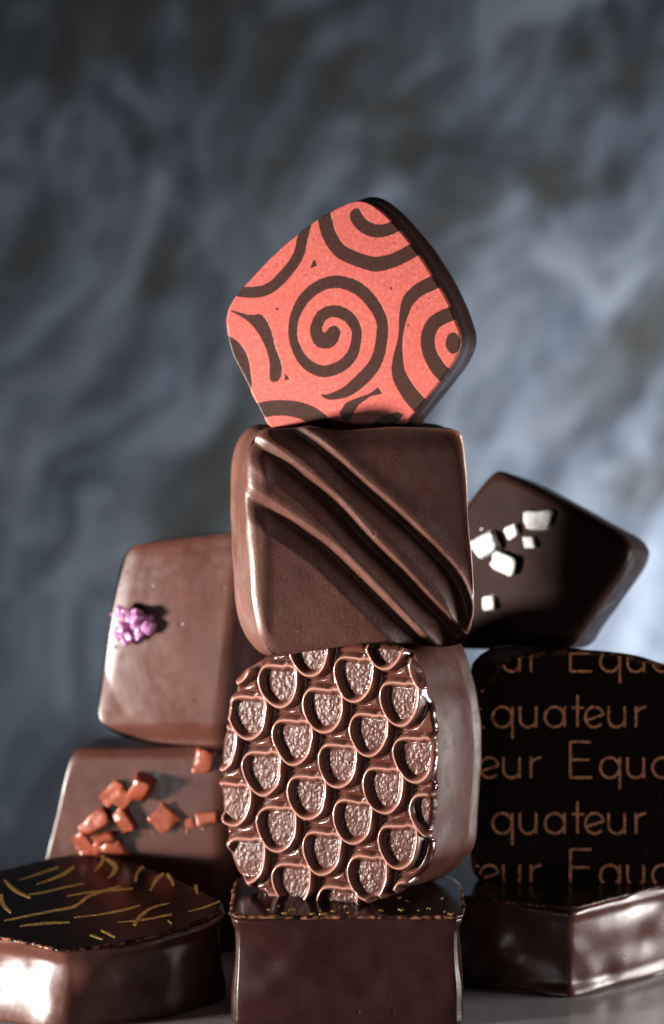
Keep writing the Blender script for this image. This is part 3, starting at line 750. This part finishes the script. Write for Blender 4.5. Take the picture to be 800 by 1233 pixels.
# ================================================================== 10. gold streaked praline, lower left
fr10 = flat(1.0, 6, -1.4)
lz_px = [(268, 1092), (265, 1098), (250, 1106), (220, 1117), (180, 1129), (140, 1137), (110, 1142), (90, 1144), (75, 1144.5), (58, 1142), (40, 1137), (8, 1131), (-60, 1120), (-110, 1108), (-140, 1096), (-146, 1088), (-130, 1080), (-90, 1068), (-40, 1058), (0, 1050), (50, 1037), (78, 1032), (100, 1030), (125, 1033), (155, 1041), (190, 1053), (225, 1067), (252, 1080), (264, 1087)]
lz_out = spline(fr10.uv(np.array(lz_px, float)), 460)
R10 = root('gold_streaked_praline', fr10, 'flat praline with dark top streaked in gold at lower left corner', 'praline')
link('coating', slab('coating', fr10, lz_out, 1.0, M['lozenge'], facewob=0, sink=.02, rf=.03, rb=.04, nface=30, nround=5, nside=34, wob=.1, wscale=1.1, seed=31, floor=True,
     side=lambda f: float(-.07*sstep(0, .18, np.array(f))+.13*sstep(.15, .95, np.array(f)))), R10)
link('glazed_top', sheet('glazed_top', fr10, spline(lz_out, 900), M['darkgloss'], 30, .014, .03, rag=.012, ragscale=9, seed=15, inset=-.005), R10)
K = 5.333
GS = [(0, [(120, 218, 2), (200, 195, 6), (290, 165, 9), (375, 138, 9)]), (0, [(235, 248, 3), (330, 215, 9), (410, 180, 13), (480, 130, 9)]), (0, [(30, 215, 6), (70, 260, 12), (120, 295, 13), (195, 330, 8)]),
      (0, [(190, 310, 4), (280, 298, 7), (420, 265, 7), (545, 240, 4)]), (0, [(10, 310, 12), (20, 370, 15), (75, 430, 8)]),
      (0, [(30, 480, 8), (200, 445, 9), (350, 415, 10), (480, 388, 12), (570, 325, 12), (680, 285, 11), (775, 255, 4)]), (0, [(430, 322, 4), (560, 300, 7), (700, 285, 9), (853, 272, 5)]),
      (0, [(130, 515, 7), (280, 497, 11), (450, 490, 7)]), (0, [(480, 458, 4), (640, 440, 7), (800, 410, 9), (903, 380, 5)]), (0, [(660, 60, 12), (660, 100, 11), (610, 160, 3)]),
      (0, [(680, 80, 8), (738, 125, 18), (735, 165, 17), (695, 210, 3)]), (0, [(580, 570, 8), (660, 600, 8)]), (0, [(650, 540, 8), (740, 585, 8)]),
      (1, [(230, 130, 10), (190, 170, 13), (180, 225, 9)]), (1, [(275, 285, 4), (310, 220, 14), (360, 178, 12)]), (1, [(380, 175, 9), (405, 210, 10), (425, 255, 5)]), (1, [(565, 250, 13), (575, 310, 5)]),
      (1, [(515, 420, 3), (620, 395, 7), (720, 355, 7)]), (1, [(170, 510, 14), (210, 450, 13), (290, 395, 9), (395, 368, 3)]), (1, [(60, 490, 2), (220, 475, 7), (410, 440, 8)]), (1, [(385, 475, 5), (410, 500, 7)]),
      (0, [(-330, 330, 3), (-200, 340, 9), (-60, 350, 6)]), (0, [(-500, 380, 3), (-380, 420, 9), (-250, 430, 5)]), (0, [(-120, 420, 3), (-60, 450, 9), (-10, 455, 6)])]
for n, (sd_, pts) in enumerate(GS):
    ox = 130 if sd_ else 0
    p = [(ox+a/K, 1020+b/K) for a, b, _ in pts]; hw = [c/K*.76 for _, _, c in pts]
    V, Q = ribbon(fr10, p, hw, .0162, .003, jit=.25, step=1.0, seed=n+40)
    link('gold_streak', new_mesh('gold_streak', V, Q, None, M['gold'], smooth=False), R10)

# ------------------------------------------------------------------ render basics
sc.render.engine = 'CYCLES'; sc.cycles.use_denoising = True
